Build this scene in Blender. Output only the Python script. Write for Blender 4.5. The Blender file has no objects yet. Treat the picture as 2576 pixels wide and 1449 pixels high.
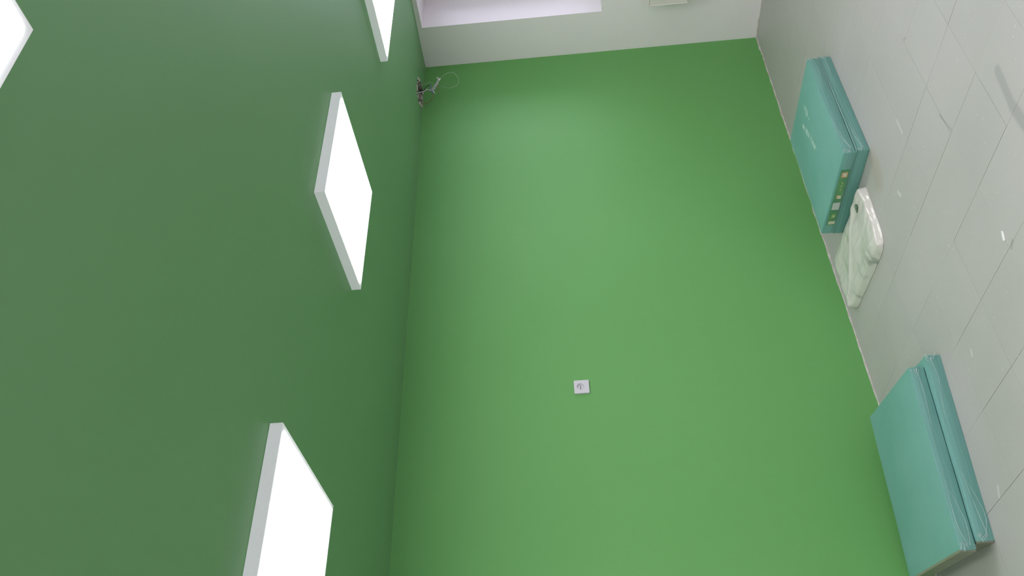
import bpy, bmesh, math, random
from mathutils import Vector, Matrix, noise

random.seed(7)
scene = bpy.context.scene
COL = scene.collection

# ------------------------------------------------------------------ camera
F, YAW, PITCH, ROLL = 2151.01, 0.679195, 0.061556, -0.074167
CAM = Vector((-5.34922, -3.90888, 1.54264))
fwd = Vector((math.sin(YAW)*math.cos(PITCH), math.cos(YAW)*math.cos(PITCH), math.sin(PITCH)))
r0 = Vector((math.cos(YAW), -math.sin(YAW), 0)); u0 = r0.cross(fwd)
rgt = math.cos(ROLL)*r0 + math.sin(ROLL)*u0
upv = -math.sin(ROLL)*r0 + math.cos(ROLL)*u0
cd = bpy.data.cameras.new('camera'); cam = bpy.data.objects.new('camera', cd); COL.objects.link(cam)
cd.sensor_fit = 'HORIZONTAL'; cd.sensor_width = 36.0; cd.lens = F/2576*36.0
cd.clip_start = 0.05; cd.clip_end = 200
X, Y, Z = -upv, rgt, -fwd          # the phone was held on its side: picture left is up
cam.matrix_world = Matrix(((X.x, Y.x, Z.x, CAM.x), (X.y, Y.y, Z.y, CAM.y), (X.z, Y.z, Z.z, CAM.z), (0, 0, 0, 1)))
scene.camera = cam

# ------------------------------------------------------------------ world, exposure
world = bpy.data.worlds.new('overcast_sky'); scene.world = world; world.use_nodes = True
bg = world.node_tree.nodes['Background']
bg.inputs['Color'].default_value = (0.76, 0.78, 1.0, 1); bg.inputs['Strength'].default_value = 6.2
LAMP = 10.8
scene.view_settings.view_transform = 'Standard'; scene.view_settings.look = 'None'
scene.view_settings.gamma = 1.0; scene.view_settings.use_curve_mapping = False
scene.view_settings.exposure = 0.17

# ------------------------------------------------------------------ helpers
H = 2.4642
RX0, RY0 = -7.04, -6.84            # far ends of the room

def mat(name, color, rough=0.6, spec=0.5, **kw):
    m = bpy.data.materials.new(name); m.use_nodes = True
    b = m.node_tree.nodes['Principled BSDF']
    b.inputs['Base Color'].default_value = (*color, 1); b.inputs['Roughness'].default_value = rough
    b.inputs['Specular IOR Level'].default_value = spec
    for k, v in kw.items(): b.inputs[k.replace('_', ' ')].default_value = v
    return m

def nodes(m): return m.node_tree.nodes, m.node_tree.links, m.node_tree.nodes['Principled BSDF']

def add_noise(m, scale, c0, c1, lo=0.35, hi=0.65, detail=3, coord='Object', stretch=None, bump=0.0, bscale=None, bdist=0.002):
    N, L, b = nodes(m)
    tc = N.new('ShaderNodeTexCoord'); src = tc.outputs[coord]
    if stretch:
        mp = N.new('ShaderNodeMapping'); mp.inputs['Scale'].default_value = stretch
        L.new(src, mp.inputs['Vector']); src = mp.outputs['Vector']
    n = N.new('ShaderNodeTexNoise'); n.inputs['Scale'].default_value = scale; n.inputs['Detail'].default_value = detail
    L.new(src, n.inputs['Vector'])
    r = N.new('ShaderNodeValToRGB'); r.color_ramp.elements[0].position = lo; r.color_ramp.elements[1].position = hi
    r.color_ramp.elements[0].color = (*c0, 1); r.color_ramp.elements[1].color = (*c1, 1)
    L.new(n.outputs['Fac'], r.inputs['Fac']); L.new(r.outputs['Color'], b.inputs['Base Color'])
    if bump:
        n2 = N.new('ShaderNodeTexNoise'); n2.inputs['Scale'].default_value = bscale or scale; n2.inputs['Detail'].default_value = 3
        L.new(src, n2.inputs['Vector'])
        bp = N.new('ShaderNodeBump'); bp.inputs['Strength'].default_value = bump; bp.inputs['Distance'].default_value = bdist
        L.new(n2.outputs['Fac'], bp.inputs['Height']); L.new(bp.outputs['Normal'], b.inputs['Normal'])
    return r

def marks(m, segs, color, strength, nscale=None, coord='Object', nlo=0.4, nhi=0.6):
    """worn streaks: capsule shaped marks along ground segments (x0,y0,x1,y1,width)"""
    N, L, b = nodes(m)
    tc = N.new('ShaderNodeTexCoord' if coord == 'Object' else 'ShaderNodeNewGeometry'); src = tc.outputs['Object' if coord == 'Object' else 'Position']
    total = None
    def M(op, a, c=None, clamp=False):
        n = N.new('ShaderNodeMath'); n.operation = op; n.use_clamp = clamp
        for i, v in enumerate((a, c)):
            if v is None: continue
            if isinstance(v, (int, float)): n.inputs[i].default_value = v
            else: L.new(v, n.inputs[i])
        return n.outputs[0]
    sx = N.new('ShaderNodeSeparateXYZ'); L.new(src, sx.inputs[0])
    for x0, y0, x1, y1, w in segs:
        dx, dy = x1-x0, y1-y0; l2 = dx*dx+dy*dy+1e-9
        px = M('SUBTRACT', sx.outputs[0], x0); py = M('SUBTRACT', sx.outputs[1], y0)
        t = M('DIVIDE', M('ADD', M('MULTIPLY', px, dx), M('MULTIPLY', py, dy)), l2, True)
        ex = M('SUBTRACT', px, M('MULTIPLY', t, dx)); ey = M('SUBTRACT', py, M('MULTIPLY', t, dy))
        d = M('SQRT', M('ADD', M('MULTIPLY', ex, ex), M('MULTIPLY', ey, ey)))
        k = M('SUBTRACT', 1.0, M('DIVIDE', d, w), True)
        k = M('MULTIPLY', k, 2.0, True)
        total = k if total is None else M('MAXIMUM', total, k)
    if nscale:
        n = N.new('ShaderNodeTexNoise'); n.inputs['Scale'].default_value = nscale; L.new(src, n.inputs['Vector'])
        mr = N.new('ShaderNodeMapRange'); mr.inputs['From Min'].default_value = nlo; mr.inputs['From Max'].default_value = nhi
        L.new(n.outputs['Fac'], mr.inputs['Value']); total = M('MULTIPLY', total, mr.outputs[0])
    fac = M('MULTIPLY', total, strength)
    mx = N.new('ShaderNodeMix'); mx.data_type = 'RGBA'
    L.new(fac, mx.inputs['Factor'])
    old = b.inputs['Base Color']
    if old.links: L.new(old.links[0].from_socket, mx.inputs['A'])
    else: mx.inputs['A'].default_value = old.default_value[:]
    mx.inputs['B'].default_value = (*color, 1)
    L.new(mx.outputs['Result'], old)

def obj(name, bm, m, parent=None, loc=None, smooth=False):
    me = bpy.data.meshes.new(name)
    if smooth:
        for f in bm.faces: f.smooth = True
    bm.normal_update(); bm.to_mesh(me); bm.free()
    if m is not None: me.materials.append(m)
    o = bpy.data.objects.new(name, me); COL.objects.link(o)
    if parent: o.parent = parent
    if loc: o.location = loc
    return o

def struct(o): o['kind'] = 'structure'; return o

def thing(name, label, cat, loc=(0, 0, 0), rz=0, group=None):
    o = bpy.data.objects.new(name, None); COL.objects.link(o); o.empty_display_size = 0.1
    o.location = loc; o.rotation_euler = (0, 0, rz); o['label'] = label; o['category'] = cat
    if group: o['group'] = group
    return o

def box(bm, x0, x1, y0, y1, z0, z1, bevel=0.0, seg=2):
    r = bmesh.ops.create_cube(bm, size=1.0); vs = r['verts']
    for v in vs:
        v.co = Vector((x0 if v.co.x < 0 else x1, y0 if v.co.y < 0 else y1, z0 if v.co.z < 0 else z1))
    if bevel:
        es = list({e for v in vs for e in v.link_edges})
        bmesh.ops.bevel(bm, geom=es, offset=bevel, segments=seg, affect='EDGES', profile=0.5)
    return bm

def tube(bm, pts, rad, n=8, sub=6):
    """smooth tube through points (Catmull-Rom); rad number or list"""
    P = [Vector(p) for p in pts]; R = rad if isinstance(rad, (list, tuple)) else [rad]*len(P)
    Q = []
    for i in range(len(P)-1):
        a = P[max(i-1, 0)]; b = P[i]; c = P[i+1]; d = P[min(i+2, len(P)-1)]
        for k in range(sub):
            t = k/sub
            Q.append((0.5*((2*b)+(c-a)*t+(2*a-5*b+4*c-d)*t*t+(3*b-a-3*c+d)*t**3), R[i]*(1-t)+R[i+1]*t))
    Q.append((P[-1], R[-1]))
    rings = []; ref = Vector((0.3, 0.5, 0.8))
    for i, (q, r) in enumerate(Q):
        d = (Q[min(i+1, len(Q)-1)][0]-Q[max(i-1, 0)][0]).normalized()
        s = d.cross(ref).normalized(); t = d.cross(s)
        rings.append([bm.verts.new(q+r*(math.cos(2*math.pi*k/n)*s+math.sin(2*math.pi*k/n)*t)) for k in range(n)])
    for a, b in zip(rings, rings[1:]):
        for k in range(n): bm.faces.new((a[k], a[(k+1) % n], b[(k+1) % n], b[k]))
    bm.faces.new(rings[0][::-1]); bm.faces.new(rings[-1])
    return bm

def B(): return bmesh.new()

# ------------------------------------------------------------------ materials
M_green = mat('green_wall_paint', (0.170, 0.394, 0.149), 0.55, 0.35)
add_noise(M_green, 0.9, (0.147, 0.400, 0.119), (0.155, 0.412, 0.125), bump=0.25, bscale=3.0, bdist=0.004)
M_ceil = mat('green_ceiling_paint', (0.204, 0.406, 0.191), 0.5, 0.4)
add_noise(M_ceil, 0.7, (0.176, 0.374, 0.166), (0.184, 0.386, 0.173), bump=0.2, bscale=2.0, bdist=0.004)
M_white = mat('white_wall_paint', (0.74, 0.74, 0.72), 0.7, 0.3)
add_noise(M_white, 2.0, (0.925, 0.855, 0.895), (0.935, 0.865, 0.905))
M_plaster = mat('bare_plaster', (0.62, 0.57, 0.53), 0.9, 0.2)
add_noise(M_plaster, 18, (0.50, 0.45, 0.41), (0.72, 0.68, 0.65), bump=0.6, bscale=40)
M_rubble = mat('torn_plaster', (0.3, 0.26, 0.22), 0.95, 0.2)
add_noise(M_rubble, 22, (0.10, 0.08, 0.065), (0.50, 0.46, 0.42), bump=0.8, bscale=60)
M_sub = mat('subfloor', (0.16, 0.15, 0.14), 0.9, 0.2)
M_tile = mat('grey_vinyl_tile', (0.62, 0.62, 0.58), 0.5, 0.35)
M_pvc = mat('white_window_plastic', (0.85, 0.85, 0.86), 0.35, 0.5)
M_frame = mat('white_frame_added_glow', (0.90, 0.90, 0.95), 0.35, 0.5, Emission_Color=(.95, .95, 1, 1), Emission_Strength=.16)   # glow added to the frame, stands in for bloom around the lit diffuser
M_grey = mat('grey_metal', (0.35, 0.35, 0.36), 0.5, 0.5)
M_socket = mat('white_socket_plastic', (0.70, 0.67, 0.74), 0.3, 0.5)
M_dark = mat('dark_hole', (0.03, 0.03, 0.03), 0.7, 0.2)
M_rad = mat('cream_radiator_enamel', (0.85, 0.77, 0.77), 0.4, 0.5)

M_diff = bpy.data.materials.new('lit_diffuser'); M_diff.use_nodes = True
N, L = M_diff.node_tree.nodes, M_diff.node_tree.links
bd = N['Principled BSDF']; bd.inputs['Base Color'].default_value = (0.9, 0.9, 0.9, 1)
bd.inputs['Emission Color'].default_value = (1.0, 0.985, 1.0, 1); bd.inputs['Emission Strength'].default_value = LAMP

M_glass = bpy.data.materials.new('window_glass'); M_glass.use_nodes = True
N, L = M_glass.node_tree.nodes, M_glass.node_tree.links
for n in list(N):
    if n.type != 'OUTPUT_MATERIAL': N.remove(n)
gt = N.new('ShaderNodeBsdfTransparent'); gg = N.new('ShaderNodeBsdfGlossy'); gg.inputs['Roughness'].default_value = 0.02
fr = N.new('ShaderNodeFresnel'); fr.inputs['IOR'].default_value = 1.45; ms = N.new('ShaderNodeMixShader')
L.new(fr.outputs[0], ms.inputs[0]); L.new(gt.outputs[0], ms.inputs[1]); L.new(gg.outputs[0], ms.inputs[2])
L.new(ms.outputs[0], [n for n in N if n.type == 'OUTPUT_MATERIAL'][0].inputs[0])

# floor tile colour: slight difference tile to tile, dust, scuffs
add_noise(M_tile, 1.6, (0.445, 0.435, 0.415), (0.495, 0.470, 0.462), lo=0.3, hi=0.7, coord='Object')
N, L, bt = nodes(M_tile)
for n in N:                                   # world position, so that dust runs on across tiles
    if n.type == 'TEX_COORD':
        geo = N.new('ShaderNodeNewGeometry')
        for l in list(n.outputs['Object'].links): L.new(geo.outputs['Position'], l.to_socket)
oi = N.new('ShaderNodeObjectInfo'); mr = N.new('ShaderNodeMapRange')
mr.inputs['To Min'].default_value = 0.985; mr.inputs['To Max'].default_value = 1.012
L.new(oi.outputs['Random'], mr.inputs['Value'])
mm = N.new('ShaderNodeMix'); mm.data_type = 'RGBA'; mm.blend_type = 'MULTIPLY'; mm.inputs['Factor'].default_value = 1
L.new(bt.inputs['Base Color'].links[0].from_socket, mm.inputs['A'])
cmb = N.new('ShaderNodeCombineColor')
for i in range(3): L.new(mr.outputs[0], cmb.inputs[i])
L.new(cmb.outputs[0], mm.inputs['B']); L.new(mm.outputs['Result'], bt.inputs['Base Color'])
# fine dust specks
sp = N.new('ShaderNodeTexNoise'); sp.inputs['Scale'].default_value = 55; sp.inputs['Detail'].default_value = 2
L.new(geo.outputs['Position'], sp.inputs['Vector'])
sr = N.new('ShaderNodeMapRange'); sr.inputs['From Min'].default_value = 0.68; sr.inputs['From Max'].default_value = 0.76; sr.inputs['To Max'].default_value = 0.55
L.new(sp.outputs['Fac'], sr.inputs['Value'])
m2 = N.new('ShaderNodeMix'); m2.data_type = 'RGBA'; L.new(sr.outputs[0], m2.inputs['Factor'])
L.new(bt.inputs['Base Color'].links[0].from_socket, m2.inputs['A']); m2.inputs['B'].default_value = (0.66, 0.64, 0.62, 1)
L.new(m2.outputs['Result'], bt.inputs['Base Color'])
marks(M_tile, [(-2.945, -1.925, -3.10, -1.900, .026), (-3.10, -1.900, -3.30, -1.905, .030), (-3.425, -1.545, -3.415, -1.565, .012),
               (-2.222, -1.55, -2.218, -1.540, .009), (-2.70, -1.523, -2.815, -1.545, .007)], (0.27, 0.265, 0.265), 0.5, coord='Pos')
marks(M_tile, [(-2.383, -1.227, -2.465, -1.226, .008), (-3.97, -.82, -4.0, -.80, .010), (-3.50, -1.03, -3.52, -1.02, .008), (-2.60, -.99, -2.63, -1.0, .012)],
      (0.70, 0.69, 0.66), 0.55, coord='Pos')
marks(M_tile, [(-2.27, -.90, -2.40, -.87, .07)], (0.42, 0.35, 0.28), 0.35, coord='Pos')

# ------------------------------------------------------------------ floor (subfloor + vinyl tiles)
bm = B(); box(bm, RX0-0.05, 0.0, RY0-0.05, 0.0, -0.12, -0.004)
floor = struct(obj('floor', bm, M_sub))
TX, TY = 0.2963, 0.2953
OX, OY = -2.824, -0.940
rest = B()
rg = random.Random(3)
def jx(i): return OX+TX*i
def jy(j): return OY+TY*j
xs = [i for i in range(-16, 11)]; ys = [j for j in range(-22, 5)]
wide = {0: (-1.8, -.80), -2: (-1.7, -1.0), -3: (-1.5, -.85), -4: (-1.3, -.65), 1: (-2.4, -1.2), -1: (-1.7, -1.3)}   # open joints seen in the photograph
tile_cache = {}
for i in xs:
    for j in ys:
        x0, x1, y0, y1 = jx(i), jx(i+1), jy(j), jy(j+1)
        a, b = wide.get(i, (9, 9)); gx0 = (.0017 if a < (y0+y1)/2 < b else .0006)*(0.75+0.35*rg.random()); gx1 = .0002
        gy0 = .0002+(.0008*rg.random() if rg.random() < .25 else 0)
        x0 += gx0; x1 -= gx1; y0 += gy0; y1 -= .0002
        x0, x1, y0, y1 = max(x0, RX0), min(x1, 0), max(y0, RY0), min(y1, 0)
        if x1-x0 < .01 or y1-y0 < .01: continue
        dz = rg.uniform(-.0004, 0)
        if x1 > -4.75 and y1 > -2.45:
            bm = B(); box(bm, x0, x1, y0, y1, -.004, dz)
            for v in bm.verts:                        # a hair of tilt
                if v.co.z > -.003: v.co.z += rg.uniform(-.0003, 0)
            obj('tile', bm, M_tile, floor)
        else: box(rest, x0, x1, y0, y1, -.004, dz)
o = obj('far_tiles', rest, M_tile, floor); o['kind'] = 'stuff'

# ------------------------------------------------------------------ walls
bm = B(); box(bm, RX0-0.2, 0.6, 0.0, 0.2, -0.12, H+0.2); struct(obj('wall_back', bm, M_green))
bm = B(); box(bm, RX0-0.2, RX0, RY0-0.2, 0.0, -0.12, H+0.2); struct(obj('wall_left', bm, M_white))
bm = B(); box(bm, RX0, 0.6, RY0-0.2, RY0, -0.12, H+0.2); struct(obj('wall_front', bm, M_white))
# window wall with two deep openings
WZ0, WZ1, WD = 1.131, 2.431, 0.47
WIN = [(-2.14, -0.342), (-4.45, -2.65), (-6.60, -4.80)]
bm = B()
box(bm, 0, WD, RY0, 0, -.12, WZ0); box(bm, 0, WD, RY0, 0, WZ1, H+.2)
box(bm, 0, WD, WIN[0][1], 0, WZ0, WZ1); box(bm, 0, WD, WIN[1][1], WIN[0][0], WZ0, WZ1); box(bm, 0, WD, WIN[2][1], WIN[1][0], WZ0, WZ1); box(bm, 0, WD, RY0, WIN[2][0], WZ0, WZ1)
struct(obj('wall_right', bm, M_white))
# bare plaster left below the paint edge along the floor
def ragged(n, length, fn, m, name):
    bm = B(); prev = None; rr = random.Random(11)
    for k in range(n+1):
        t = -length*k/n; h = .004+.008*abs(noise.noise(Vector((t*3.1, 1.7, 0))))+.010*max(0, noise.noise(Vector((t*11, 5, 0)))); d = .003+.002*rr.random()
        cur = [bm.verts.new(fn(t, 0.0, 0)), bm.verts.new(fn(t, d, 0)), bm.verts.new(fn(t, d*.8, h)), bm.verts.new(fn(t, 0.0, h+.001))]
        if prev:
            for a in range(3): bm.faces.new((prev[a], prev[a+1], cur[a+1], cur[a]))
        prev = cur
    bmesh.ops.recalc_face_normals(bm, faces=bm.faces)
    return struct(obj(name, bm, m))
ragged(240, 7.0, lambda t, d, z: (t, -d, z), M_plaster, 'trim_1')
ragged(150, 6.8, lambda t, d, z: (-d, t, z), M_plaster, 'trim_2')

# ------------------------------------------------------------------ ceiling with the torn hole
hole = [(-.398, -.219), (-.470, -.238), (-.530, -.230), (-.571, -.205), (-.572, -.154), (-.548, -.078), (-.510, -.022),
        (-.440, -.014), (-.383, -.026), (-.330, -.030), (-.318, -.085), (-.350, -.152)]
hole = [((x+hole[(i+1) % 12][0])/2 if k else x, (y+hole[(i+1) % 12][1])/2 if k else y) for i, (x, y) in enumerate(hole) for k in (0, 1)]
rr = random.Random(5); hole = [(x+rr.uniform(-.008, .008), min(y+rr.uniform(-.008, .008), -.006)) for x, y in hole]
hc = (-.45, -.12)
chip = [(-.338+.010*math.cos(a*math.pi/3)*(1.3 if a % 2 else .8), -.222+.014*math.sin(a*math.pi/3)) for a in range(6)]
bm = B()
def loop(pts, z): 
    vs = [bm.verts.new((x, y, z)) for x, y in pts]
    return vs, [bm.edges.new((vs[k], vs[(k+1) % len(vs)])) for k in range(len(vs))]
_, e0 = loop([(RX0, RY0), (0, RY0), (0, 0), (RX0, 0)], H)
hv, e1 = loop(hole, H); cv, e2 = loop(chip, H)
bmesh.ops.triangle_fill(bm, use_beauty=True, edges=e0+e1+e2, normal=(0, 0, -1))
box(bm, RX0, 0, RY0, 0, H+.10, H+.2)
ceiling = struct(obj('ceiling', bm, M_ceil))
def pit(name, pts, c, depth, rough):
    bm = B(); rr = random.Random(9); rings = []
    for s, z in ((1.0, 0), (.97, .35), (.86, .75), (.55, 1.0), (.25, .95)):
        rings.append([bm.verts.new((c[0]+(x-c[0])*s+(rr.uniform(-1, 1)*rough if z else 0), c[1]+(y-c[1])*s+(rr.uniform(-1, 1)*rough if z else 0),
                                    H+depth*z+(rr.uniform(-1, 1)*rough if z else 0))) for x, y in pts])
    n = len(pts)
    for a, b in zip(rings, rings[1:]):
        for k in range(n): bm.faces.new((a[k], a[(k+1) % n], b[(k+1) % n], b[k]))
    bm.faces.new(rings[-1]); bmesh.ops.recalc_face_normals(bm, faces=bm.faces)
    bmesh.ops.reverse_faces(bm, faces=bm.faces)
    return obj(name, bm, M_rubble, ceiling)
pit('torn_recess', hole, hc, .07, .012); pit('chip_recess', chip, (-.338, -.222), .02, .001)
# loose crumbs of plaster on the lip of the hole
bm = B(); rr = random.Random(21)
for k in range(26):
    x, y = hole[rr.randrange(len(hole))]; s = rr.uniform(.004, .013)
    r = bmesh.ops.create_icosphere(bm, subdivisions=1, radius=s)
    for v in r['verts']:
        v.co = Vector((x+(hc[0]-x)*.10+v.co.x*1.3+rr.uniform(-.004, .004), min(y+(hc[1]-y)*.10+v.co.y, -.004), H-.001+v.co.z*.6))
o = obj('plaster_lip', bm, M_plaster, ceiling); o['kind'] = 'stuff'

# ------------------------------------------------------------------ windows
def window(idx, y0, y1):
    xf0, xf1 = .372, .432; t = .06; ym = (y0+y1)/2
    bm = B()
    box(bm, xf0, xf1, y0, y0+t, WZ0, WZ1, .004); box(bm, xf0, xf1, y1-t, y1, WZ0, WZ1, .004)
    box(bm, xf0, xf1, y0+t, y1-t, WZ1-t, WZ1, .004); box(bm, xf0, xf1, y0+t, y1-t, WZ0, WZ0+t, .004); box(bm, xf0, xf1, ym-.035, ym+.035, WZ0+t, WZ1-t, .004)
    w = struct(obj('window_%d' % idx, bm, M_pvc))
    for a, b in ((y0+t, ym-.035), (ym+.035, y1-t)):
        bm = B(); s = .055
        box(bm, xf0-.02, xf1-.01, a, a+s, WZ0+t, WZ1-t, .005); box(bm, xf0-.02, xf1-.01, b-s, b, WZ0+t, WZ1-t, .005)
        box(bm, xf0-.02, xf1-.01, a+s, b-s, WZ1-t-s, WZ1-t, .005); box(bm, xf0-.02, xf1-.01, a+s, b-s, WZ0+t, WZ0+t+s, .005)
        sash = obj('sash', bm, M_pvc, w)
        bm = B(); box(bm, .392, .398, a+s, b-s, WZ0+t+s, WZ1-t-s); obj('pane', bm, M_glass, sash)
        bm = B(); box(bm, xf0-.045, xf0-.02, a+.015, a+.04, 1.72, 1.79, .004); box(bm, xf0-.05, xf0-.035, a+.017, a+.038, 1.62, 1.76, .005); obj('handle', bm, M_pvc, sash)
    bm = B(); box(bm, -.0, .372, y0+.002, y1-.002, WZ0, WZ0+.004); obj('window_sill', bm, M_pvc, w)
for k, (a, b) in enumerate(WIN): window(k+1, a, b)

# ------------------------------------------------------------------ ceiling light panels
def light_panel(x, y, label, group='square ceiling light panels'):
    t = thing('ceiling_light', label, 'ceiling light', (x, y, H), 0, group)
    h = .2975; rim = .0188
    bm = B()                                            # frame: four mitred sides
    outer = [(-h, -h), (h, -h), (h, h), (-h, h)]; i = h-rim; inner = [(-i, -i), (i, -i), (i, i), (-i, i)]
    zt, zb = -.003, -.0431
    for k in range(4):
        a, b = outer[k], outer[(k+1) % 4]; c, d = inner[(k+1) % 4], inner[k]
        V = [bm.verts.new((*p, z)) for z in (zb, zt) for p in (a, b, c, d)]
        for f in ((3, 2, 1, 0), (4, 5, 6, 7), (0, 1, 5, 4), (2, 3, 7, 6), (1, 2, 6, 5), (3, 0, 4, 7)): bm.faces.new([V[q] for q in f])
    bmesh.ops.recalc_face_normals(bm, faces=bm.faces)
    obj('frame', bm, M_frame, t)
    bm = B(); box(bm, -h+.03, h-.03, -h+.03, h-.03, -.012, 0); obj('mounting_plate', bm, M_grey, t)
    bm = B(); box(bm, -i, i, -i, i, -.0475, -.030, .003, 2); obj('diffuser', bm, M_diff, t)
    return t
LX = [-1.1146, -2.7258, -4.3290, -5.934]
light_panel(LX[1], -1.3928, 'square lit ceiling panel in white frame, shown whole, beside the green wall')
light_panel(LX[2], -1.4151, 'large square lit ceiling panel cut by the bottom edge, beside the green wall')
light_panel(LX[0], -1.3928, 'square lit ceiling panel nearest the window wall, cut by the top edge')
light_panel(-4.361, -3.4175, 'square lit ceiling panel nearly overhead, only one corner in upper left of photo')
light_panel(LX[3], -1.4151, 'square lit ceiling panel beyond the photo, farthest from windows along the green wall')
light_panel(LX[0], -3.4175, 'square lit ceiling panel beyond the photo, nearest windows in the middle row')
light_panel(LX[1], -3.4175, 'square lit ceiling panel beyond the photo, second from windows in the middle row')
light_panel(LX[3], -3.4175, 'square lit ceiling panel beyond the photo, farthest from windows in the middle row')

for k, nm in enumerate(('nearest', 'second from', 'third from', 'farthest from')):
    light_panel(LX[k], -5.442, 'added unseen square lit ceiling panel, %s windows in the row behind the camera' % nm)  # extra unseen row, added to even out the light on the walls

# ------------------------------------------------------------------ radiator under the window
rad = thing('radiator', 'cream panel radiator on the white wall below the window, cut by the top edge', 'radiator', (-.06, -.41, .54))
L_ = 1.5
bm = B(); box(bm, -.04, -.022, -L_, 0, .008, .27, .006, 3)
for k in range(30):
    y = -.05-k*.048; box(bm, -.0435, -.038, y-.012, y+.012, .03, .245, .003, 1)
obj('front_panel', bm, M_rad, rad, smooth=False)
bm = B(); box(bm, .012, .03, -L_, 0, .008, .27, .006, 3); obj('rear_panel', bm, M_rad, rad)
bm = B(); box(bm, -.042, .032, -.006, .002, .004, .285, .003); obj('side_panel', bm, M_rad, rad)
bm = B(); box(bm, -.042, .032, -L_-.002, -L_+.006, .004, .285, .003); obj('side_panel', bm, M_rad, rad)
bm = B(); box(bm, -.042, -.034, -L_, 0, .270, .288, .003); box(bm, .024, .032, -L_, 0, .270, .288, .003)
for k in range(60):
    y = -.012-k*.025; box(bm, -.034, .024, y-.006, y+.006, .276, .286)
obj('top_grille', bm, M_rad, rad)
for y in (-.25, -1.25):
    bm = B(); box(bm, .03, .0605, y-.015, y+.015, .03, .25); obj('wall_bracket', bm, M_rad, rad)

# ------------------------------------------------------------------ socket on the green wall
sk = thing('wall_socket', 'small white square power socket alone on the green wall', 'socket', (-2.9095, 0, 1.4925))
bm = B(); a = .0405; d = .011; R0 = .0195
n = 32
sq = []
for k in range(n):
    an = 2*math.pi*k/n; c, s = math.cos(an), math.sin(an); q = max(abs(c), abs(s)); 
    rc = .004; sq.append((a*c/q, a*s/q))
cx0, cz0 = 0.0, .006
back = [bm.verts.new((x, 0, z)) for x, z in sq]; e1_ = [bm.verts.new((x, -d+.002, z)) for x, z in sq]
e2_ = [bm.verts.new((x*.955, -d, z*.955)) for x, z in sq]
c1 = [bm.verts.new((R0*math.cos(2*math.pi*k/n)+cx0, -d, R0*math.sin(2*math.pi*k/n)+cz0)) for k in range(n)]
for p, q in ((back, e1_), (e1_, e2_), (e2_, c1)):
    for k in range(n): bm.faces.new((p[k], p[(k+1) % n], q[(k+1) % n], q[k]))
bmesh.ops.recalc_face_normals(bm, faces=bm.faces)
obj('cover_plate', bm, M_socket, sk)
bm = B()
ra = [[bm.verts.new((r*math.cos(2*math.pi*k/n)+cx0, y, r*math.sin(2*math.pi*k/n)+cz0)) for k in range(n)] for r, y in ((R0, -d), (R0-.0008, -.001), (.006, -.0012))]
for p, q in zip(ra, ra[1:]):
    for k in range(n): bm.faces.new((p[k], p[(k+1) % n], q[(k+1) % n], q[k]))
bm.faces.new(ra[-1])
obj('socket_well', bm, M_socket, sk)
def disc_y(x, y, z, r, m, name, t=.0012):
    bm = B(); bmesh.ops.create_cone(bm, cap_ends=True, segments=14, radius1=r, radius2=r, depth=t, matrix=Matrix.Translation((x, y, z)) @ Matrix.Rotation(math.pi/2, 4, 'X'))
    return obj(name, bm, m, sk)
disc_y(cx0-.0085, -.0016, cz0, .0027, M_dark, 'pin_hole'); disc_y(cx0+.0085, -.0016, cz0, .0027, M_dark, 'pin_hole')
disc_y(cx0, -.002, cz0, .0025, M_grey, 'screw', .002)
for s in (-1, 1):
    bm = B(); box(bm, cx0-.002, cx0+.002, -.008, -.001, cz0+s*.0175-.001, cz0+s*.0175+.001); obj('earth_clip', bm, M_socket, sk)

# ------------------------------------------------------------------ cable hanging from the hole
cab = thing('hanging_cable', 'tangle of pale cable ends and thin wires hanging from the torn ceiling hole', 'cable', (-.45, -.12, H))
def w(name, pts, r, m, n=8):
    bm = B(); tube(bm, [Vector(p)-Vector((-.45, -.12, H)) for p in pts], r, n); return obj(name, bm, m, cab, smooth=True)
M_wwhite = mat('pale_cable_sheath', (0.62, 0.63, 0.66), .4); M_wblue = mat('blue_wire', (0.20, 0.22, 0.42), .4)
M_wbrown = mat('brown_wire', (0.36, 0.20, 0.13), .5); M_wblack = mat('black_wire', (.04, .045, .04), .5); M_thin = mat('thin_pale_wire', (0.46, 0.55, 0.47), .35)
M_tape = mat('pale_insulating_tape', (0.50, 0.50, 0.52), .5); add_noise(M_tape, 60, (.36, .36, .38), (.62, .62, .65))
M_white_tip = mat('white_connector', (0.88, 0.88, 0.92), .3)
w('cable_sheath', [(-.45, -.12, 2.525), (-.432, -.11, 2.445), (-.415, -.115, 2.42), (-.421, -.116, 2.405), (-.426, -.112, 2.382)], .0042, M_wwhite)
w('taped_joint', [(-.424, -.112, 2.386), (-.413, -.119, 2.366), (-.395, -.130, 2.350), (-.366, -.154, 2.325)], [.006, .012, .010, .0065], M_tape, 10)
w('connector_tip', [(-.372, -.150, 2.335), (-.366, -.154, 2.322), (-.360, -.160, 2.316)], [.006, .0072, .005], M_white_tip)
w('connector_tip', [(-.352, -.165, 2.342), (-.356, -.162, 2.334), (-.362, -.156, 2.328)], [.003, .0055, .004], M_wwhite)
w('blue_wire', [(-.391, -.139, 2.393), (-.408, -.126, 2.388), (-.428, -.108, 2.385), (-.440, -.097, 2.372)], .0048, M_wblue)
w('white_stub', [(-.424, -.110, 2.376), (-.431, -.104, 2.370), (-.442, -.095, 2.362)], .0034, M_white_tip)
w('brown_wire', [(-.396, -.128, 2.335), (-.418, -.112, 2.335), (-.440, -.095, 2.331)], .0028, M_wbrown)
w('brown_wire', [(-.440, -.098, 2.368), (-.468, -.078, 2.380), (-.488, -.062, 2.410), (-.500, -.056, 2.450), (-.50, -.06, 2.50)], .0022, M_wbrown)
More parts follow.
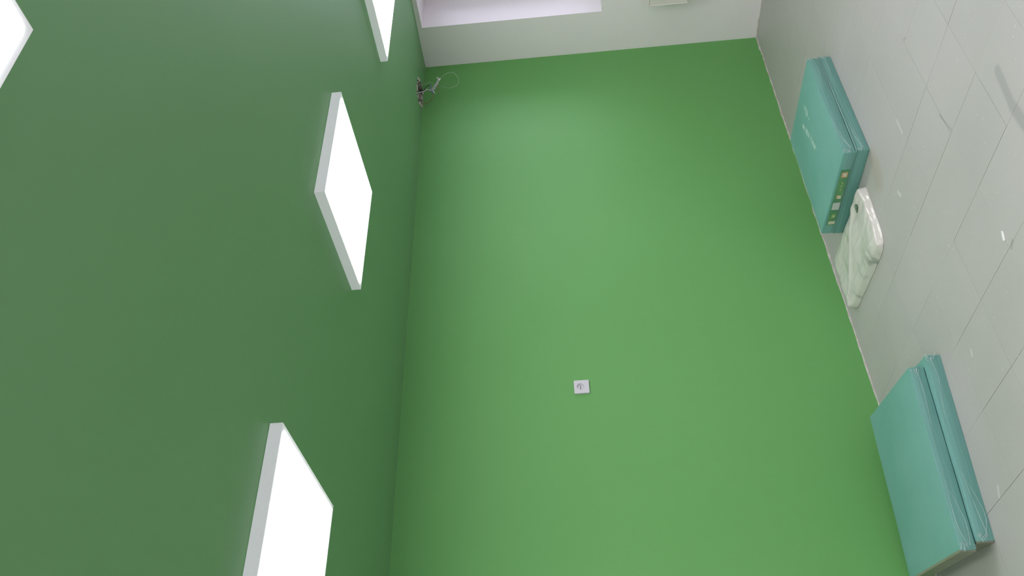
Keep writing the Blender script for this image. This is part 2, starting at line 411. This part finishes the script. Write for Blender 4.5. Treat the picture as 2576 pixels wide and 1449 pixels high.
w('black_wire', [(-.43, -.115, 2.50), (-.425, -.115, 2.440), (-.408, -.128, 2.425), (-.398, -.134, 2.405), (-.391, -.139, 2.393)], .0024, M_wblack)
w('thin_wire', [(-.40, -.13, 2.50), (-.385, -.142, 2.43), (-.378, -.148, 2.39), (-.392, -.138, 2.37)], .0014, M_thin, 6)
w('thin_wire', [(-.366, -.154, 2.323), (-.353, -.163, 2.308), (-.331, -.177, 2.263), (-.328, -.176, 2.221), (-.353, -.154, 2.192), (-.381, -.130, 2.186), (-.401, -.116, 2.205),
                (-.415, -.109, 2.263), (-.401, -.124, 2.312)], .0013, M_thin, 6)

# ------------------------------------------------------------------ cartons in shrink film
def carton_mat(name, c0, c1, scuffs=None):
    m = mat(name, c0, .42, .3, Coat_Weight=.28, Coat_Roughness=.2)
    add_noise(m, 1.0, c0, c1, lo=.34, hi=.62, detail=5, stretch=(2.2, 2.6, 75), bump=.5, bscale=2.2, bdist=.003)
    if scuffs: marks(m, scuffs, (.60, .74, .69), .8, nscale=32)
    return m
C0, C1 = (.155, .375, .335), (.20, .425, .395)
M_cart = carton_mat('teal_carton_in_film', C0, C1)
M_cart_scuff = carton_mat('scuffed_teal_carton_in_film', C0, C1, scuffs=[(.253, -.057, .165, -.066, .022), (.222, .043, .09, .007, .020), (.09, .007, -.035, -.015, .017)])
M_film = bpy.data.materials.new('shrink_film_fold'); M_film.use_nodes = True
N, L = M_film.node_tree.nodes, M_film.node_tree.links
pb = N['Principled BSDF']; pb.inputs['Base Color'].default_value = (.75, .86, .84, 1); pb.inputs['Roughness'].default_value = .2
pb.inputs['Alpha'].default_value = .24
M_seam = mat('shrink_film_seam', (.24, .46, .42), .3, .5, Coat_Weight=.5, Coat_Roughness=.15)

def carton(label, cx, cy, z0, ang, l, wd, h, m, seed, group, seam=True):
    t = thing('carton', label, 'box', (cx, cy, z0), ang, group)
    nx, ny, nz = 30, 24, 5
    bm = B(); idx = {}
    def P(i, j, k):
        key = (i, j, k)
        if key in idx: return idx[key]
        u, v, s = i/nx, j/ny, k/nz
        x, y, z = (u-.5)*l, (v-.5)*wd, s*h
        # rounded edges and film tension
        b = .004
        ex, ey, ez = i in (0, nx), j in (0, ny), k in (0, nz)
        n3 = noise.noise_vector(Vector((x*7+seed*3.1, y*7, z*22+seed)))
        side = math.sin(math.pi*s)
        if ex: x += n3.x*.0028*side - math.copysign(b*.5, x)*(1 if (ez or ey) else 0) + math.copysign(.0025*side, x)
        if ey: y += n3.y*.0028*side - math.copysign(b*.5, y)*(1 if (ez or ex) else 0) + math.copysign(.0025*side, y)
        if k == nz: z += n3.z*.0016 - (b*.5 if (ex or ey) else 0) + .002*math.sin(math.pi*u)*math.sin(math.pi*v)-.002
        if k == 0: z = 0
        idx[key] = bm.verts.new((x, y, z)); return idx[key]
    def quad(*q): bm.faces.new([P(*p) for p in q])
    for i in range(nx):
        for j in range(ny):
            quad((i, j, 0), (i, j+1, 0), (i+1, j+1, 0), (i+1, j, 0)); quad((i, j, nz), (i+1, j, nz), (i+1, j+1, nz), (i, j+1, nz))
        for k in range(nz):
            quad((i, 0, k), (i+1, 0, k), (i+1, 0, k+1), (i, 0, k+1)); quad((i, ny, k), (i, ny, k+1), (i+1, ny, k+1), (i+1, ny, k))
    for j in range(ny):
        for k in range(nz):
            quad((0, j, k), (0, j, k+1), (0, j+1, k+1), (0, j+1, k)); quad((nx, j, k), (nx, j+1, k), (nx, j+1, k+1), (nx, j, k+1))
    bmesh.ops.recalc_face_normals(bm, faces=bm.faces)
    o = obj('carton_body', bm, m, t)
    for p in o.data.polygons: p.use_smooth = True
    md = o.modifiers.new('sharp', 'EDGE_SPLIT'); md.split_angle = math.radians(50)
    # film folds: thin raised creases of film running along the long side to the corners
    rr = random.Random(seed)
    def fold(pts, r, name='film_crease'):
        bm = B(); tube(bm, pts, r, 6, 5); o = obj(name, bm, M_film, t, smooth=True); return o
    y = -wd/2-.0040
    for q in range(2):
        x0 = -l/2+.012+rr.uniform(0, .02); z1 = h*rr.uniform(.15, .8)
        fold([(x0, y, h*rr.uniform(.2, .5)), (x0+.09, y-.001, z1), (x0+.20+rr.random()*.12, y+.001, h*rr.uniform(.6, .92))], [.0016, .0013, .0004])
    for q in range(1):
        x0 = l/2-.012; fold([(x0, y, h*rr.uniform(.3, .7)), (x0-.10, y-.001, h*rr.uniform(.3, .8)), (x0-.28, y+.001, h*rr.uniform(.5, .9))], [.0015, .0011, .0004])
    # gathered film at the corners
    for sx in (-1, 1):
        bm = B(); c = Vector((sx*(l/2-.022), -wd/2-.0035, h*.62))
        for q in range(7):
            a = rr.uniform(-.5, .5); ln = rr.uniform(.008, .024)
            p0 = c+Vector((rr.uniform(-.012, .012), 0, rr.uniform(-.010, .012)))
            tube(bm, [p0, p0+Vector((sx*.4*ln, -.001, ln*a)), p0+Vector((sx*ln, .001, ln*a*1.5))], [.0005, .0026, .0005], 5, 3)
        obj('film_gather', bm, M_film, t, smooth=True)
    if seam:
        bm = B(); z = h+.0005
        tube(bm, [(-l/2, -wd/2-.001, z-.003), (-l/4, -wd/2-.0028, z-.004), (l/4, -wd/2-.0024, z-.0035), (l/2, -wd/2-.001, z-.003)], .0032, 6, 6)
        tube(bm, [(-l/2-.001, -wd/2, z-.003), (-l/2-.0028, 0, z-.004), (-l/2-.001, wd/2, z-.003)], .0032, 6, 6)
        obj('film_seam', bm, M_seam, t, smooth=True)
    return t
BH = .0675
g = 'teal cartons in shrink film'
carton('lower teal carton of the stack beside the white plastic bag', -1.840, -.602, 0, math.radians(.8), .768, .595, BH, M_cart, 1, g)
up1 = carton('upper teal carton with white scuffs on top and a printed green strip on its end', -1.853, -.612, BH+.002, math.radians(.2), .762, .585, BH-.002, M_cart_scuff, 2, g, seam=False)
low2 = carton('lower teal carton of the nearer stack at lower right, jutting out beneath the top one', -3.675, -.425, 0, math.radians(-10.9), .762, .590, BH, M_cart, 3, g, seam=False)
up2 = carton('upper teal carton with a bare top on the nearer stack at lower right', -3.709, -.398, BH+.002, math.radians(-9.7), .753, .592, BH-.002, M_cart, 4, g, seam=False)

# bare olive-grey cardboard ends of the nearer stack, facing the left wall
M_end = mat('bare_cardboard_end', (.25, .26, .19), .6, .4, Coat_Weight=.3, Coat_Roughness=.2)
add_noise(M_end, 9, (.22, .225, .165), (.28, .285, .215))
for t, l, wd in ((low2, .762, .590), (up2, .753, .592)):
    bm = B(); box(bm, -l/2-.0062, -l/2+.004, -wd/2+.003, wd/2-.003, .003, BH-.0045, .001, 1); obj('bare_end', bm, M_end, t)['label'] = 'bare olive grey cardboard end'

# printed strip on the end of the upper far carton: flat print and stickers
M_strip = mat('green_print', (.07, .27, .11), .35, .5, Coat_Weight=.5); add_noise(M_strip, 30, (.06, .23, .11), (.10, .31, .11))
M_org = mat('orange_print', (.62, .36, .22), .4); M_cream = mat('cream_print', (.62, .62, .46), .4); M_stk = mat('grey_white_sticker', (.56, .60, .58), .5); M_yel = mat('yellow_green_print', (.27, .40, .13), .4)
ex = -.762/2-.0050; W2 = .585/2
def yy(t): return -W2+t*2*W2           # along the end face from the near corner towards the wall
def plate(name, t0, t1, z0, z1, m, off, parent):
    bm = B(); r = .0
    a, b = yy(t0), yy(t1)
    box(bm, ex-.0012-off, ex+.004, a, b, z0, z1, .0008, 1); return obj(name, bm, m, parent)
st = plate('printed_strip', .19, .88, .008, .050, M_strip, 0, up1)
plate('orange_mark', .215, .275, .014, .044, M_org, .0008, st); plate('white_mark', .225, .262, .020, .036, M_cream, .0014, st)
for k in range(3): plate('yellow_line', .33+.04*k, .355+.04*k, .024, .034, M_yel, .0008, st)
plate('orange_mark', .49, .525, .020, .040, M_org, .0008, st); plate('white_mark', .498, .535, .016, .034, M_cream, .0014, st)
plate('paper_sticker', .585, .675, .010, .047, M_stk, .0012, st)
plate('yellow_mark', .735, .785, .018, .036, M_yel, .0008, st); plate('white_mark', .75, .77, .022, .030, M_cream, .0014, st)
plate('cream_mark', .825, .865, .010, .044, M_cream, .0008, st)

# ------------------------------------------------------------------ white plastic bag on the floor
M_bag = mat('pale_plastic_bag', (.66, .70, .58), .28, .5, Coat_Weight=.6, Coat_Roughness=.06)
rb = add_noise(M_bag, 9, (.34, .35, .33), (.78, .71, .71), lo=.30, hi=.72, detail=4, stretch=(.35, 1.5, 1), bump=.5, bscale=20, bdist=.004)
e = rb.color_ramp.elements.new(.42); e.color = (.69, .65, .62, 1)
bag = thing('plastic_bag', 'flat glossy white plastic bag with dark round emblem on the floor beside teal cartons', 'bag', (-2.46, -.40, 0))
qa, qb, qc, qd = Vector((-2.258, -.735)), Vector((-2.668, -.705)), Vector((-2.615, -.085)), Vector((-2.235, -.075))
def bagpt(u, v):
    p = (qa*(1-u)+qb*u)*(1-v)+(qd*(1-u)+qc*u)*v
    k = .045                                               # rounded corners, uneven edge
    p = p+(Vector((-2.46, -.40))-p)*(.05*(abs(2*u-1)**6)*(abs(2*v-1)**6)*2.2)
    e = noise.noise(Vector((u*5, v*5, 3)))*.008
    p += Vector((e, -e*.6)); x, y = p
    fu = min(u, 1-u)*2; fv = min(v, 1-v)*2
    def sm(t, w): t = min(1, t/w); return t*t*(3-2*t)
    core = sm(fu, .14)*sm(fv, .10)
    z = .003+.022*core
    q = Vector((x*9, y*6, 0))
    z += core*.009*noise.noise(q)+.0075*(1-abs(noise.noise(Vector((x*20, y*8, 4)))))*sm(fu, .1)*sm(fv, .1)+.004*max(0, noise.noise(Vector((x*30, y*30, 9))))*(1-core)
    z += .009*math.exp(-((v-.5-.8*(u-.35))/.05)**2)*core+.006*math.exp(-((u-.82)/.05)**2)*sm(fv, .25)
    return Vector((x+2.46, y+.40, max(z, .001)))
bm = B(); nu, nv = 64, 90
V = [[bm.verts.new(bagpt(i/nu, j/nv)) for j in range(nv+1)] for i in range(nu+1)]
for i in range(nu):
    for j in range(nv): bm.faces.new((V[i][j], V[i+1][j], V[i+1][j+1], V[i][j+1]))
per = [V[i][0] for i in range(nu+1)]+[V[nu][j] for j in range(1, nv+1)]+[V[i][nv] for i in range(nu-1, -1, -1)]+[V[0][j] for j in range(nv-1, 0, -1)]
low = [bm.verts.new((v.co.x, v.co.y, 0)) for v in per]
for k in range(len(per)): bm.faces.new((per[k], low[k], low[(k+1) % len(per)], per[(k+1) % len(per)]))
bm.faces.new(low); bmesh.ops.recalc_face_normals(bm, faces=bm.faces)
obj('bag_body', bm, M_bag, bag, smooth=True)
def decal(name, cu, cv, ru, rv, m, lift, ring=None):
    bm = B(); R = []
    for r in ((0.0, .33, .66, 1.0) if ring is None else (ring, 1.0)):
        R.append([bm.verts.new(bagpt(cu+ru*r*math.cos(2*math.pi*k/24), cv+rv*r*math.sin(2*math.pi*k/24))+Vector((0, 0, lift))) for k in range(24)])
    for a, b in zip(R, R[1:]):
        for k in range(24): bm.faces.new((a[k], a[(k+1) % 24], b[(k+1) % 24], b[k]))
    bmesh.ops.remove_doubles(bm, verts=bm.verts, dist=1e-6); bmesh.ops.recalc_face_normals(bm, faces=bm.faces)
    return obj(name, bm, m, bag)
M_emb = mat('dark_green_print', (.05, .12, .06), .35)
M_emb2 = mat('light_green_print', (.30, .42, .30), .35)
decal('round_emblem', .19, .19, .058, .036, M_emb, .0022)
decal('emblem_ring', .19, .19, .042, .026, M_emb2, .0028, ring=.62)

# ------------------------------------------------------------------ small scrap on the floor
sc = B(); a, b = Vector((-3.347, -1.543)), Vector((-3.381, -1.530)); d = (b-a).normalized(); nn = Vector((-d.y, d.x))
prof = [(0, .003), (.3, .006), (.7, .007), (1, .004)]
rings = []
for s, wd in prof:
    p = a+(b-a)*s
    rings.append([sc.verts.new((p.x+nn.x*q*wd, p.y+nn.y*q*wd, z)) for q, z in ((-1, 0), (-1, .003+.001*s), (0, .006-.002*s), (1, .003), (1, 0))])
for p, q in zip(rings, rings[1:]):
    for k in range(5): sc.faces.new((p[k], p[(k+1) % 5], q[(k+1) % 5], q[k]))
sc.faces.new(rings[0]); sc.faces.new(rings[-1]); bmesh.ops.recalc_face_normals(sc, faces=sc.faces)
o = obj('plaster_scrap', sc, mat('white_scrap', (.82, .82, .80), .5)); o['label'] = 'tiny white elongated scrap lying on the grey floor tiles near the right edge'; o['category'] = 'scrap'

# ------------------------------------------------------------------ ground outside the windows
bm = B(); box(bm, .5, 40, -30, 30, -.8, -.6); struct(obj('ground', bm, mat('outdoor_ground', (.50, .50, .48), .9)))
